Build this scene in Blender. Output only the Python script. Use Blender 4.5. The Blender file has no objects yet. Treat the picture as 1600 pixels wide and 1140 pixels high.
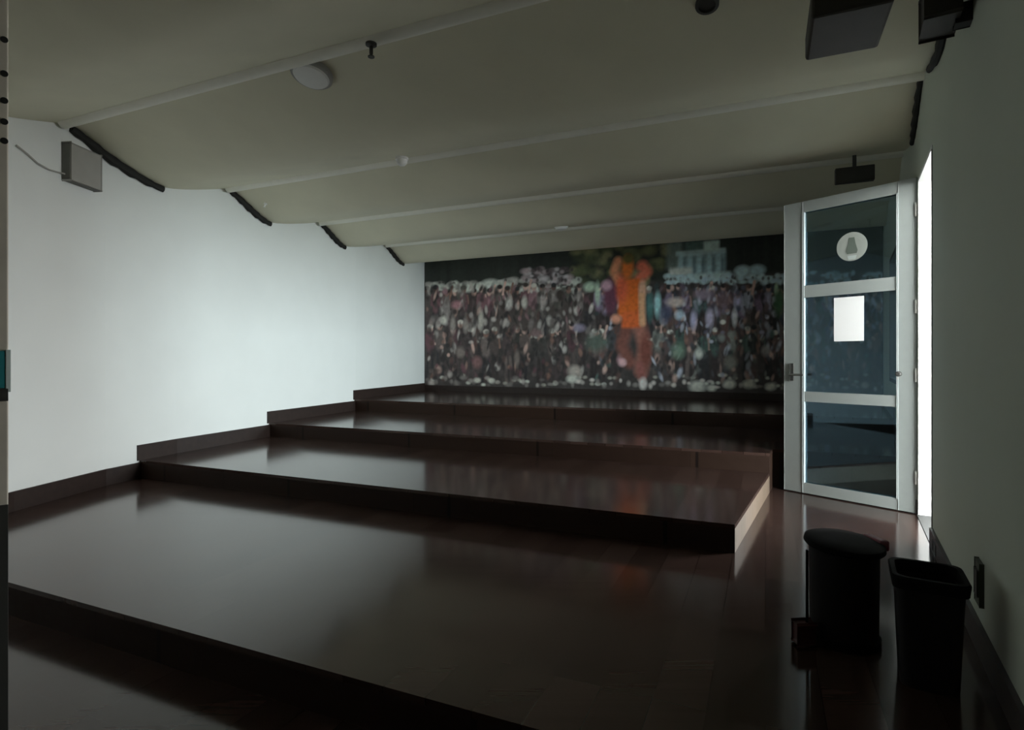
import bpy, bmesh, math, random
import numpy as np
from mathutils import Vector, Matrix

scene = bpy.context.scene
COL = scene.collection
EYE = 1.2            # camera height above the lowest floor
F = 900.0            # focal length in pixels of a 1600 wide frame
CX, HY = 800.0, 560.0
STEP = 0.153         # height of one platform
K = 0.44             # plan slope of the platform fronts

# ------------------------------------------------------------------ helpers
def V(x, y, h):
    """plan x, plan y, height relative to the eye"""
    return Vector((x, y, EYE + h))

def px_floor(px, py, z):
    d = F * (EYE - z) / (py - HY)
    return Vector(((px - CX) / F * d, d, z))

def link(ob, parent=None):
    COL.objects.link(ob)
    if parent is not None:
        ob.parent = parent
    return ob

class MB:
    """collects pieces and links them as one mesh object"""
    def __init__(s):
        s.bm = bmesh.new()
    def poly(s, pts):
        vs = [s.bm.verts.new(p) for p in pts]
        return s.bm.faces.new(vs)
    def box(s, c, ex, ey, ez, dx, dy, dz, bev=0.0):
        """box centred at c with half extents dx,dy,dz along axes ex,ey,ez"""
        r = bmesh.ops.create_cube(s.bm, size=2.0)
        M = Matrix((ex, ey, ez)).transposed()
        for v in r['verts']:
            q = v.co
            v.co = Vector(c) + M @ Vector((q.x * dx, q.y * dy, q.z * dz))
        if bev > 0:
            es = list({e for v in r['verts'] for e in v.link_edges})
            bmesh.ops.bevel(s.bm, geom=es, offset=bev, segments=2, affect='EDGES', profile=0.5)
        return s
    def prism(s, pts, z0, z1):
        """vertical prism over plan polygon pts"""
        b = [s.bm.verts.new((p[0], p[1], z0)) for p in pts]
        t = [s.bm.verts.new((p[0], p[1], z1)) for p in pts]
        n = len(pts)
        s.bm.faces.new(b[::-1]); s.bm.faces.new(t)
        for i in range(n):
            j = (i + 1) % n
            s.bm.faces.new((b[i], b[j], t[j], t[i]))
        return s
    def tube(s, pts, radii, seg=10, cap=True, sq=(1, 1)):
        rings = []
        n = len(pts)
        for i, p in enumerate(pts):
            p = Vector(p)
            a = Vector(pts[max(i - 1, 0)]); b = Vector(pts[min(i + 1, n - 1)])
            t = (b - a).normalized()
            up = Vector((0, 0, 1)) if abs(t.z) < 0.95 else Vector((1, 0, 0))
            u = t.cross(up).normalized(); v = u.cross(t).normalized()
            r = radii[i] if hasattr(radii, '__len__') else radii
            rings.append([s.bm.verts.new(p + u * (r * sq[0] * math.cos(2 * math.pi * k / seg)) + v * (r * sq[1] * math.sin(2 * math.pi * k / seg))) for k in range(seg)])
        for i in range(n - 1):
            for k in range(seg):
                l = (k + 1) % seg
                s.bm.faces.new((rings[i][k], rings[i][l], rings[i + 1][l], rings[i + 1][k]))
        if cap:
            s.bm.faces.new(rings[0][::-1]); s.bm.faces.new(rings[-1])
        return s
    def lathe(s, c, axis, prof, seg=32):
        """prof: list of (radius, distance along axis)"""
        axis = Vector(axis).normalized()
        ref = Vector((1, 0, 0)) if abs(axis.x) < 0.9 else Vector((0, 1, 0))
        u = axis.cross(ref).normalized(); v = axis.cross(u)
        rings = []
        for r, d in prof:
            if r < 1e-6:
                rings.append([s.bm.verts.new(Vector(c) + axis * d)])
            else:
                rings.append([s.bm.verts.new(Vector(c) + axis * d + u * (r * math.cos(2 * math.pi * k / seg)) + v * (r * math.sin(2 * math.pi * k / seg))) for k in range(seg)])
        for a, b in zip(rings[:-1], rings[1:]):
            for k in range(seg):
                l = (k + 1) % seg
                if len(a) == 1 and len(b) == 1:
                    continue
                if len(a) == 1:
                    s.bm.faces.new((a[0], b[l], b[k]))
                elif len(b) == 1:
                    s.bm.faces.new((a[k], a[l], b[0]))
                else:
                    s.bm.faces.new((a[k], a[l], b[l], b[k]))
        return s
    def build(s, name, mat, parent=None, smooth=False):
        bmesh.ops.recalc_face_normals(s.bm, faces=s.bm.faces)
        me = bpy.data.meshes.new(name)
        s.bm.to_mesh(me); s.bm.free()
        me.materials.append(mat)
        ob = bpy.data.objects.new(name, me)
        if smooth:
            for p in me.polygons:
                p.use_smooth = True
            try:
                me.set_sharp_from_angle(angle=math.radians(40))
            except Exception:
                pass
        link(ob)
        if parent is not None:
            ob.parent = parent
            ob.matrix_parent_inverse = Matrix.Translation(-Vector(parent.location))
        return ob

def tag(o, label=None, cat=None, group=None, kind=None):
    if label: o['label'] = label
    if cat: o['category'] = cat
    if group: o['group'] = group
    if kind: o['kind'] = kind
    return o

def empty(name, loc, label=None, cat=None, group=None, kind=None):
    o = bpy.data.objects.new(name, None)
    o.empty_display_size = 0.1
    link(o)
    o.location = loc
    return tag(o, label, cat, group, kind)

# ------------------------------------------------------------------ materials
def new_mat(name):
    m = bpy.data.materials.new(name); m.use_nodes = True
    nt = m.node_tree
    return m, nt, nt.nodes['Principled BSDF'], nt.nodes, nt.links

def plain(name, col, rough=0.6, metal=0.0, spec=0.5, noise=0.06, scale=12.0, bump=0.0):
    m, nt, b, N, L = new_mat(name)
    tc = N.new('ShaderNodeTexCoord'); nz = N.new('ShaderNodeTexNoise')
    nz.inputs['Scale'].default_value = scale; nz.inputs['Detail'].default_value = 4
    L.new(tc.outputs['Object'], nz.inputs['Vector'])
    rp = N.new('ShaderNodeValToRGB')
    rp.color_ramp.elements[0].position = 0.3; rp.color_ramp.elements[1].position = 0.7
    rp.color_ramp.elements[0].color = (*[c * (1 - noise) for c in col], 1)
    rp.color_ramp.elements[1].color = (*[min(1, c * (1 + noise)) for c in col], 1)
    L.new(nz.outputs['Fac'], rp.inputs['Fac']); L.new(rp.outputs['Color'], b.inputs['Base Color'])
    b.inputs['Roughness'].default_value = rough; b.inputs['Metallic'].default_value = metal
    b.inputs['Specular IOR Level'].default_value = spec
    if bump > 0:
        bp = N.new('ShaderNodeBump'); bp.inputs['Strength'].default_value = bump; bp.inputs['Distance'].default_value = 0.01
        L.new(nz.outputs['Fac'], bp.inputs['Height']); L.new(bp.outputs['Normal'], b.inputs['Normal'])
    return m

def wood(name, c1, c2, rough, angle, ior=1.5):
    m, nt, b, N, L = new_mat(name)
    tc = N.new('ShaderNodeTexCoord'); mp = N.new('ShaderNodeMapping')
    mp.inputs['Rotation'].default_value = (0, 0, angle)
    L.new(tc.outputs['Object'], mp.inputs['Vector'])
    br = N.new('ShaderNodeTexBrick')
    br.inputs['Scale'].default_value = 1.0
    br.inputs['Brick Width'].default_value = 1.2; br.inputs['Row Height'].default_value = 0.16
    br.inputs['Mortar Size'].default_value = 0.0015; br.inputs['Mortar Smooth'].default_value = 0.2
    br.inputs['Color1'].default_value = (*c1, 1); br.inputs['Color2'].default_value = (*c2, 1)
    br.inputs['Mortar'].default_value = (*[c * 0.35 for c in c1], 1)
    L.new(mp.outputs['Vector'], br.inputs['Vector'])
    mp2 = N.new('ShaderNodeMapping'); mp2.inputs['Scale'].default_value = (1.5, 28, 10); mp2.inputs['Rotation'].default_value = (0, 0, angle)
    L.new(tc.outputs['Object'], mp2.inputs['Vector'])
    nz = N.new('ShaderNodeTexNoise'); nz.inputs['Scale'].default_value = 1.6; nz.inputs['Detail'].default_value = 6
    L.new(mp2.outputs['Vector'], nz.inputs['Vector'])
    mx = N.new('ShaderNodeMix'); mx.data_type = 'RGBA'; mx.blend_type = 'MULTIPLY'
    mx.inputs['Factor'].default_value = 0.6
    rp = N.new('ShaderNodeValToRGB'); rp.color_ramp.elements[0].color = (0.6, 0.6, 0.6, 1); rp.color_ramp.elements[1].color = (1.25, 1.2, 1.15, 1)
    L.new(nz.outputs['Fac'], rp.inputs['Fac'])
    L.new(br.outputs['Color'], mx.inputs[6]); L.new(rp.outputs['Color'], mx.inputs[7])
    L.new(mx.outputs[2], b.inputs['Base Color'])
    b.inputs['IOR'].default_value = ior
    mr = N.new('ShaderNodeMapRange'); mr.inputs['To Min'].default_value = rough * 0.85; mr.inputs['To Max'].default_value = rough * 1.2
    L.new(nz.outputs['Fac'], mr.inputs['Value']); L.new(mr.outputs['Result'], b.inputs['Roughness'])
    return m

A_STEP = math.atan2(-K, 1.0)          # direction of the platform fronts in plan
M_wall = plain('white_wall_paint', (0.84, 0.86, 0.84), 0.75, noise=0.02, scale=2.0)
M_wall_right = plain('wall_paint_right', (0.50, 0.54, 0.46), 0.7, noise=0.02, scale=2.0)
M_ceil = plain('ceiling_plaster', (0.74, 0.71, 0.55), 0.8, noise=0.03, scale=3.0)
M_ridge_light = plain('ridge_light_paint', (0.88, 0.87, 0.77), 0.7, noise=0.02)  # paler than the ceiling, stands in for light along the ridges
M_floor = wood('dark_laminate', (0.038, 0.022, 0.018), (0.062, 0.038, 0.031), 0.13, -A_STEP + math.pi / 2, 1.5)
M_floor.node_tree.nodes['Principled BSDF'].inputs['Specular Tint'].default_value = (1.0, 0.92, 0.84, 1)
M_riser = wood('dark_riser_laminate', (0.024, 0.012, 0.008), (0.030, 0.016, 0.010), 0.55, 0.3, 1.3)
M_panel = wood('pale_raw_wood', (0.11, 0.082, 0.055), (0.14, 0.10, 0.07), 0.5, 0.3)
M_base = plain('dark_baseboard', (0.026, 0.015, 0.012), 0.5, noise=0.2, scale=20)
M_alu = plain('pale_aluminium', (0.28, 0.305, 0.29), 0.45, metal=0.0, noise=0.03)
M_jamb = plain('white_jamb_paint', (0.82, 0.82, 0.80), 0.5, noise=0.01)
M_black = plain('black_rubber', (0.012, 0.012, 0.010), 0.7, noise=0.2)
M_binplastic = plain('black_bin_plastic', (0.008, 0.007, 0.007), 0.6, spec=0.25, noise=0.1)
M_bin_lid = plain('black_lid_plastic', (0.005, 0.005, 0.005), 0.8, spec=0.1, noise=0.1)
M_red = plain('dark_red_plastic', (0.16, 0.012, 0.03), 0.5, noise=0.1)
M_pedal = plain('maroon_pedal_plastic', (0.05, 0.008, 0.008), 0.5, noise=0.1)
M_steel = plain('brushed_steel', (0.30, 0.30, 0.29), 0.42, metal=1.0, noise=0.05, scale=60)
M_darkgrey = plain('dark_grey_plastic', (0.05, 0.05, 0.045), 0.6, noise=0.08)
M_grey = plain('grey_plastic', (0.40, 0.39, 0.36), 0.6, noise=0.04)
M_greydark = plain('mid_dark_grey', (0.14, 0.14, 0.125), 0.65, noise=0.04)
M_white = plain('white_plastic', (0.85, 0.85, 0.82), 0.5, noise=0.01)
M_post = plain('grey_brown_post', (0.74, 0.67, 0.57), 0.6, noise=0.10, scale=9)
M_teal = plain('teal_tape', (0.03, 0.30, 0.32), 0.5, noise=0.05)
M_pale = plain('pale_green_plate', (0.85, 0.95, 0.92), 0.4, noise=0.03)
M_socket = plain('dark_green_grey_plastic', (0.06, 0.07, 0.045), 0.6, noise=0.05)
M_ground = plain('dark_asphalt', (0.03, 0.03, 0.028), 0.9, noise=0.08, scale=3)
M_bead = plain('pale_bead', (0.42, 0.46, 0.45), 0.5, noise=0.02)
M_unit = plain('blackish_metal', (0.030, 0.026, 0.020), 0.6, noise=0.1)
M_emblem = plain('frosted_decal', (0.26, 0.28, 0.25), 0.7, noise=0.03)
M_emblem_pale = plain('pale_decal', (0.36, 0.40, 0.38), 0.7, noise=0.03)
M_emblem_dark = plain('decal_figure', (0.09, 0.11, 0.09), 0.7, noise=0.03)

def glass_mat(name, tint):
    m, nt, b, N, L = new_mat(name)
    N.remove(b)
    out = N['Material Output']
    tr = N.new('ShaderNodeBsdfTransparent'); tr.inputs['Color'].default_value = tint
    gl = N.new('ShaderNodeBsdfGlossy'); gl.inputs['Roughness'].default_value = 0.02
    gl.inputs['Color'].default_value = (0.55, 0.82, 1.0, 1)
    fr = N.new('ShaderNodeFresnel'); fr.inputs['IOR'].default_value = 1.75
    mx = N.new('ShaderNodeMixShader')
    L.new(fr.outputs['Fac'], mx.inputs['Fac']); L.new(tr.outputs[0], mx.inputs[1]); L.new(gl.outputs[0], mx.inputs[2])
    L.new(mx.outputs[0], out.inputs['Surface'])
    return m
M_glass = glass_mat('tinted_door_glass', (0.84, 0.94, 0.98, 1))
M_blueglass = glass_mat('blue_window_glass', (0.75, 0.82, 0.84, 1))

def paper_mat():
    m, nt, b, N, L = new_mat('white_paper')
    out = N['Material Output']
    b.inputs['Base Color'].default_value = (0.96, 0.96, 0.94, 1); b.inputs['Roughness'].default_value = 0.8
    t = N.new('ShaderNodeBsdfTranslucent'); t.inputs['Color'].default_value = (0.93, 0.93, 0.90, 1)
    mx = N.new('ShaderNodeMixShader'); mx.inputs['Fac'].default_value = 0.05
    L.new(b.outputs[0], mx.inputs[1]); L.new(t.outputs[0], mx.inputs[2]); L.new(mx.outputs[0], out.inputs['Surface'])
    return m
M_paper = paper_mat()

def attr_mat(name, attr, rough):
    m, nt, b, N, L = new_mat(name)
    a = N.new('ShaderNodeAttribute'); a.attribute_name = attr
    L.new(a.outputs['Color'], b.inputs['Base Color'])
    b.inputs['Roughness'].default_value = rough
    return m
M_mural = attr_mat('printed_mural', 'print', 0.55)

# ------------------------------------------------------------------ plan of the room
LEFT = [(-3.36, -1.0), (-3.40, 2.4), (-3.43, 3.3), (-3.43, 3.95), (-3.36, 4.75), (-3.18, 5.45), (-2.80, 6.60), (-2.25, 8.30), (-1.62, 10.70), (-1.42, 11.4)]
def left_x(y):
    for (x0, y0), (x1, y1) in zip(LEFT[:-1], LEFT[1:]):
        if y <= y1:
            t = (y - y0) / (y1 - y0)
            return x0 + (x1 - x0) * t
    return LEFT[-1][0]
def right_x(y):
    return 0.485 + 0.58 * y
RD = Vector((0.58, 1.0, 0)).normalized()      # along the right wall, away from the camera
RN = Vector((1.0, -0.58, 0)).normalized()     # out of the room through the right wall
UP = Vector((0, 0, 1))
def front_left(w):                             # where a platform front line meets the left wall
    x = -3
    for _ in range(40):
        x = left_x(w - K * x)
    return (x, w - K * x)
def front_right(w):
    x = (0.485 + 0.58 * w) / (1 + 0.58 * K)
    return (x, w - K * x)
def left_run(y0, y1):
    ys = [y0] + [p[1] for p in LEFT if y0 + 1e-4 < p[1] < y1 - 1e-4] + [y1]
    return [(left_x(y), y) for y in ys]

BW, BK = 9.88, 0.50                            # back wall line y = BW - BK x
def back_y(x): return BW - BK * x
xl = -1.7
for _ in range(40): xl = left_x(back_y(xl))
BL = (xl, back_y(xl))
xr = (0.485 + 0.58 * BW) / (1 + 0.58 * BK)
BR = (xr, back_y(xr))

W1, W2, W3, W4 = 1.66, 3.63, 5.39, 7.27        # fronts of the four platforms
LV = [0, STEP, 2 * STEP, 3 * STEP, 4 * STEP]

# ------------------------------------------------------------------ shell
WALL_TOP = EYE + 2.25
FRONT_Y = -0.95
FIN, FIN_A = 0.3, math.radians(-55)
def wall_strip(name, pts, z0, z1, mat, thick, side):
    """wall of some thickness along plan polyline, thickness to the given side (+1 = to the left of travel)"""
    off = []
    n = len(pts)
    for i in range(n):
        a = Vector(pts[max(0, i - 1)]); b = Vector(pts[min(n - 1, i + 1)])
        d = (b - a).normalized(); nn = Vector((-d.y, d.x)) * side * thick
        off.append((pts[i][0] + nn.x, pts[i][1] + nn.y))
    m = MB()
    for i in range(n - 1):
        m.prism([pts[i], pts[i + 1], off[i + 1], off[i]], z0, z1)
    o = m.build(name, mat)
    o['kind'] = 'structure'
    return o

wall_strip('wall_left', left_run(FRONT_Y, BL[1] + 0.3), -0.1, WALL_TOP, M_wall, 0.15, +1)
wall_strip('wall_back', [(BL[0] - 0.15, back_y(BL[0] - 0.15)), (BR[0] + 0.2, back_y(BR[0] + 0.2))], -0.1, WALL_TOP, M_wall, 0.15, +1)

# right wall with the door opening
HINGE_Y, NEAR_Y = 3.86, 3.23
DOOR_TOP = EYE + 1.20
m = MB()
def rpt(y, out=0.0):
    p = Vector((right_x(y), y, 0)) + RN * out
    return (p.x, p.y)
T = 0.17
WY0, WY1, WZ0, WZ1 = 4.85, 6.45, EYE - 0.25, EYE + 1.10      # window in the right wall, behind the open door
for y0, y1, z0, z1 in ((FRONT_Y, NEAR_Y, -0.1, WALL_TOP), (HINGE_Y, WY0, -0.1, WALL_TOP), (WY1, BR[1] + 0.1, -0.1, WALL_TOP), (NEAR_Y, HINGE_Y, DOOR_TOP, WALL_TOP),
                       (WY0, WY1, -0.1, WZ0), (WY0, WY1, WZ1, WALL_TOP)):
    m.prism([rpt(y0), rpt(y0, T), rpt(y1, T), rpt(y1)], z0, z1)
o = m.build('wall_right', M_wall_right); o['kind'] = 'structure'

fx0, fx1 = left_x(FRONT_Y), right_x(FRONT_Y)
wall_strip('wall_front', [(fx0 - 0.15, FRONT_Y), (fx1 + 0.2, FRONT_Y)], -0.1, WALL_TOP, M_greydark, 0.15, -1)

win = empty('window_1', (rpt((WY0 + WY1) / 2)[0], rpt((WY0 + WY1) / 2)[1], WZ0), kind='structure')
wc = Vector((*rpt((WY0 + WY1) / 2, T / 2), (WZ0 + WZ1) / 2)); wl = (WY1 - WY0) / 2 / RD.y; wh = (WZ1 - WZ0) / 2
m = MB()
for sg in (-1, 1):
    m.box(wc + RD * sg * (wl - 0.02), RD, RN, UP, 0.02, T / 2, wh)
    m.box(wc + UP * sg * (wh - 0.02), RD, RN, UP, wl - 0.04, T / 2, 0.02)
m.box(wc + RN * 0.05, RD, RN, UP, 0.02, 0.02, wh - 0.04)
m.build('window_frame', M_black, win)
m = MB(); m.box(wc + RN * 0.05, RD, RN, UP, wl - 0.03, 0.003, wh - 0.03); m.build('window_glass', M_blueglass, win)

# lowest floor, under everything
o = MB().prism([(fx0, FRONT_Y), (fx1, FRONT_Y), (BR[0], BR[1]), (BL[0], BL[1])] + left_run(FRONT_Y, BL[1])[::-1][1:-1], -0.1, 0.0).build('floor', M_floor)
o['kind'] = 'structure'

# ------------------------------------------------------------------ platforms
def platform(label, name, z0, z1, w, poly_back, right=None, side=None, back_w=None):
    """deck over a plan polygon with a front riser; poly: list of plan points counter clockwise from front-left"""
    pass

def inset(p, d):
    return p

TH = 0.022
def make_platform(label, w, z, low, deck_poly, faces):
    """deck: slab; faces: list of (p, q, part name, bottom z) vertical boards"""
    root = empty('floor_platform', (deck_poly[0][0], deck_poly[0][1], 0), label, 'platform', 'stepped wooden platforms')
    MB().prism(deck_poly, z - TH, z).build('deck', M_floor, root)
    for p, q, nm, zb, *mt in faces:
        d = (Vector(q) - Vector(p)).normalized(); nn = Vector((-d.y, d.x)) * 0.02
        MB().prism([p, q, (q[0] + nn.x, q[1] + nn.y), (p[0] + nn.x, p[1] + nn.y)], zb, z - TH).build(nm, mt[0] if mt else M_riser, root)
    return root

fl1, fr1 = front_left(W1), front_right(W1)
fl2 = front_left(W2); fr2_wall = front_right(W2)
fl3 = front_left(W3); fr3 = front_right(W3)
fl4 = front_left(W4); fr4 = front_right(W4)
# right end of the second platform: parallel to the right wall, leaving an aisle on the first platform
def b_side_x(y): return 1.205 + 0.58 * (y - 3.11)
bx = (1.205 + 0.58 * (W2 - 3.11)) / (1 + 0.58 * K); B0 = (bx, W2 - K * bx)
bx = (1.205 + 0.58 * (W3 - 3.11)) / (1 + 0.58 * K); B1 = (bx, W3 - K * bx)

C1 = (B1[0] + RD.x * 0.235 + 0.0, B1[1] + RD.y * 0.235); W3R = C1[1] + K * C1[0]
fr3r = front_right(W3R)

make_platform('lowest wide dark wood platform, first step up from the floor', W1, LV[1], 0,
              [fl1, fr1, fr3r, C1, B1] + [fl3] + left_run(fl1[1], fl3[1])[::-1][1:-1], [(fl1, fr1, 'riser', LV[0])])
make_platform('second dark wood platform with a sunlit end beside the aisle', W2, LV[2], 1,
              [fl2, B0, B1, fl3] + left_run(fl2[1], fl3[1])[::-1][1:-1],
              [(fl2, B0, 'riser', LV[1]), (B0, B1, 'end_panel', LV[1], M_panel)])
make_platform('third dark wood platform, running to the right wall behind the open door', W3, LV[3], 2,
              [fl3, B1, C1, fr3r, fr4, fl4] + left_run(fl3[1], fl4[1])[::-1][1:-1],
              [(fl3, B1, 'riser', LV[2] - TH), (B1, C1, 'end_panel', LV[1]), (C1, fr3r, 'riser', LV[1])])
make_platform('topmost dark wood platform at the foot of the crowd mural', W4, LV[4], 3,
              [fl4, fr4, BR, BL] + left_run(fl4[1], BL[1])[::-1][1:-1],
              [(fl4, fr4, 'riser', LV[3])])

# baseboards along the left wall, stepping up with the platforms, and below the mural
def baseboard(name, runs, h, t=0.016):
    m = MB()
    for pts, z in runs:
        n = len(pts); off = []
        for i in range(n):
            a = Vector(pts[max(0, i - 1)]); b = Vector(pts[min(n - 1, i + 1)])
            d = (b - a).normalized()
            off.append((pts[i][0] + d.y * t, pts[i][1] - d.x * t))
        for i in range(n - 1):
            m.prism([pts[i], pts[i + 1], off[i + 1], off[i]], z, z + h)
    o = m.build(name, M_base); o['kind'] = 'structure'
baseboard('baseboard_left', [(left_run(fl1[1], fl2[1]), LV[1]), (left_run(fl2[1] - 0.03, fl3[1]), LV[2]),
                             (left_run(fl3[1] - 0.03, fl4[1]), LV[3]), (left_run(fl4[1] - 0.03, BL[1]), LV[4]), (left_run(FRONT_Y, fl1[1]), 0)], 0.135)
baseboard('baseboard_back', [([BL, BR], LV[4])], 0.10)
def rrun(y0, y1): return [(right_x(y1), y1), (right_x(y0), y0)]
y1r, y3r, y4r = fr1[1], fr3r[1], fr4[1]
baseboard('baseboard_right', [(rrun(FRONT_Y, y1r), 0), (rrun(y1r, NEAR_Y), LV[1]), (rrun(HINGE_Y, y3r), LV[1]), (rrun(y3r, y4r), LV[3]), (rrun(y4r, BR[1]), LV[4])], 0.10)

# ------------------------------------------------------------------ bulging ceiling
PEAKS = [-1.2, -0.4, 1.05, 2.90, 4.75, 6.42, 8.30, 10.05, 11.6]
TROUGH = [-0.85, 0.2, 2.05, 3.90, 5.42, 7.02, 9.00, 10.7]
HP = [1.76, 1.76, 1.78, 1.79, 1.79, 1.78, 1.82, 1.84, 1.84]
HT = [1.56, 1.56, 1.57, 1.58, 1.57, 1.57, 1.62, 1.66]
def ceil_h(w):
    for i in range(len(PEAKS) - 1):
        if w <= PEAKS[i + 1]:
            break
    w = max(w, PEAKS[0])
    if w < TROUGH[i]:
        t = (w - PEAKS[i]) / (TROUGH[i] - PEAKS[i])
        s = t * t * (3 - 2 * t)
        return HP[i] + (HT[i] - HP[i]) * (0.45 * s + 0.55 * (1 - (1 - t) ** 1.6))
    t = (w - TROUGH[i]) / (PEAKS[i + 1] - TROUGH[i])
    return HT[i] + (HP[i + 1] - HT[i]) * t ** 1.25

ws = []
for i in range(len(TROUGH)):
    ws += list(np.linspace(PEAKS[i], TROUGH[i], 10, endpoint=False)) + list(np.linspace(TROUGH[i], PEAKS[i + 1], 10, endpoint=False))
ws.append(PEAKS[-1])
bm = bmesh.new(); rows = []
for w in ws:
    (x0, _), (x1, _) = front_left(w), front_right(w)
    x0 -= 0.06; x1 += 0.06
    rows.append([bm.verts.new(V(x, w - K * x, ceil_h(w))) for x in np.linspace(x0, x1, 14)])
for a, b in zip(rows[:-1], rows[1:]):
    for k in range(13):
        bm.faces.new((a[k], a[k + 1], b[k + 1], b[k]))
bmesh.ops.recalc_face_normals(bm, faces=bm.faces)
me = bpy.data.meshes.new('ceiling'); bm.to_mesh(me); bm.free(); me.materials.append(M_ceil)
for p in me.polygons: p.use_smooth = True
me.set_sharp_from_angle(angle=math.radians(22))
ceil_ob = link(bpy.data.objects.new('ceiling', me)); ceil_ob['kind'] = 'structure'
# flat slab above so that no daylight leaks in over the bulges
o = MB().prism([(-4.0, FRONT_Y - 0.2), (0.3, FRONT_Y - 0.2), (right_x(BR[1]) + 0.25, BR[1] - 0.1), (right_x(BR[1]) + 0.25, BR[1] + 0.5), (BL[0] - 0.2, BL[1] + 0.7), (-4.0, 6)], WALL_TOP, WALL_TOP + 0.1).build('ceiling', M_ceil)
o['kind'] = 'structure'

# pale rounded strips added along the ridges to imitate bright bands of light
RIDGE_BAND = [None]
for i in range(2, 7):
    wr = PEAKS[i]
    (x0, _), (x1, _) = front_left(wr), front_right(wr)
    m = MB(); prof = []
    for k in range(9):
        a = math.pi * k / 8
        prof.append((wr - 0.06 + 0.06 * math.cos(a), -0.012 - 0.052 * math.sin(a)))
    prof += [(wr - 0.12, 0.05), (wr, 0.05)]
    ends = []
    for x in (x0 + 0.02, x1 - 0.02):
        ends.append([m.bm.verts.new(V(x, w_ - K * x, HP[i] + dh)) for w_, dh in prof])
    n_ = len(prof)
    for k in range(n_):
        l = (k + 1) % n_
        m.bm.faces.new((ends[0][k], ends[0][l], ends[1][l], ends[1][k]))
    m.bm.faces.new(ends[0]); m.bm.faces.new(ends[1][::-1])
    o = m.build('trim_%d' % i, M_ridge_light, smooth=True); o['kind'] = 'structure'

def on_ceiling(px, py):
    dx, dh = (px - CX) / F, (HY - py) / F
    prev = None
    for y in np.arange(0.8, 12, 0.004):
        if dh * y >= ceil_h(y + K * dx * y):
            return V(dx * y, y, ceil_h(y + K * dx * y))
    return V(dx * 9, 9, 1.7)
def ceil_normal(p):
    w = p.y + K * p.x; e = 0.02
    g = (ceil_h(w + e) - ceil_h(w - e)) / (2 * e)
    return Vector((g * K, g, -1)).normalized()

# black seal strips that follow the bulges along the side walls
def seal(side, i, label, r, ext=0.0):
    pts, rad = [], []
    n = 16
    for k in range(n + 1):
        t = k / n
        w = PEAKS[i] + (TROUGH[i] - PEAKS[i]) * (0.02 + (0.96 + ext) * t)
        (x, y) = front_left(w) if side < 0 else front_right(w)
        off = 0.012
        p = V(x - side * off, y, ceil_h(w) - 0.022)
        pts.append(p); rad.append(r * (0.55 + 0.45 * math.sin(math.pi * min(1, 0.12 + t * 0.86))) * (1 + 0.18 * math.sin(k * 2.1)))
    o = MB().tube(pts, rad, 8, sq=(0.7, 1.0)).build('seal_strip', M_black, smooth=True)
    tag(o, label, 'seal strip', 'black seal strips along the ceiling edges', 'thing')
seal(-1, 3, 'long wavy black seal strip along the ceiling edge above the grey wall box', 0.046)
seal(-1, 4, 'second black seal strip along the white wall, one bulge beyond the grey box', 0.042)
seal(-1, 5, 'third short black seal strip along the white wall, two bulges beyond the grey box', 0.044)
seal(-1, 6, 'shortest black seal strip on the white wall, nearest the mural', 0.042)
seal(+1, 4, 'black seal strip running down the right wall edge above the glass door', 0.034)
seal(+1, 3, 'black seal strip at the right wall edge near the dark corner speaker', 0.034, 0.45)

# ------------------------------------------------------------------ mural
def to_mural(px, py):
    """photo point -> (distance along the back wall, height above the lowest floor)"""
    dx = (px - CX) / F
    y = BW / (1 + BK * dx); x = dx * y
    return ((x - BL[0]) * math.sqrt(1 + BK * BK), EYE + (HY - py) / F * y)
ML = (BR[0] - BL[0]) * math.sqrt(1 + BK * BK)
MZ0, MZ1 = LV[4] + 0.10, EYE + 1.90
NX, NZ = 860, 270
S, H = np.meshgrid(np.linspace(0.02, ML - 0.01, NX), np.linspace(MZ0, MZ1, NZ))
rng = np.random.default_rng(7)
img = np.zeros((NZ, NX, 3))
def smooth_noise(nx, ny, seed):
    r = np.random.default_rng(seed); g = r.random((ny + 2, nx + 2))
    gx = np.linspace(0, nx, NX); gy = np.linspace(0, ny, NZ)
    ix = gx.astype(int); iy = gy.astype(int); fx = gx - ix; fy = gy - iy
    fx = fx * fx * (3 - 2 * fx); fy = fy * fy * (3 - 2 * fy)
    a = g[np.ix_(iy, ix)]; b = g[np.ix_(iy, ix + 1)]; c = g[np.ix_(iy + 1, ix)]; d = g[np.ix_(iy + 1, ix + 1)]
    return (a * (1 - fx) + b * fx) * (1 - fy)[:, None] + (c * (1 - fx) + d * fx) * fy[:, None]
def srgb(c):
    c = np.array(c, float) / 255
    return np.where(c <= 0.04045, c / 12.92, ((c + 0.055) / 1.055) ** 2.4)
GAIN = 3.5
def C(r, g, b):
    v = srgb((r, g, b)) * GAIN
    return v / max(1.0, v.max() / 0.88)
def blend(mask, col):
    global img
    img = img * (1 - mask[..., None]) + np.asarray(col) * mask[..., None]
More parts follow.
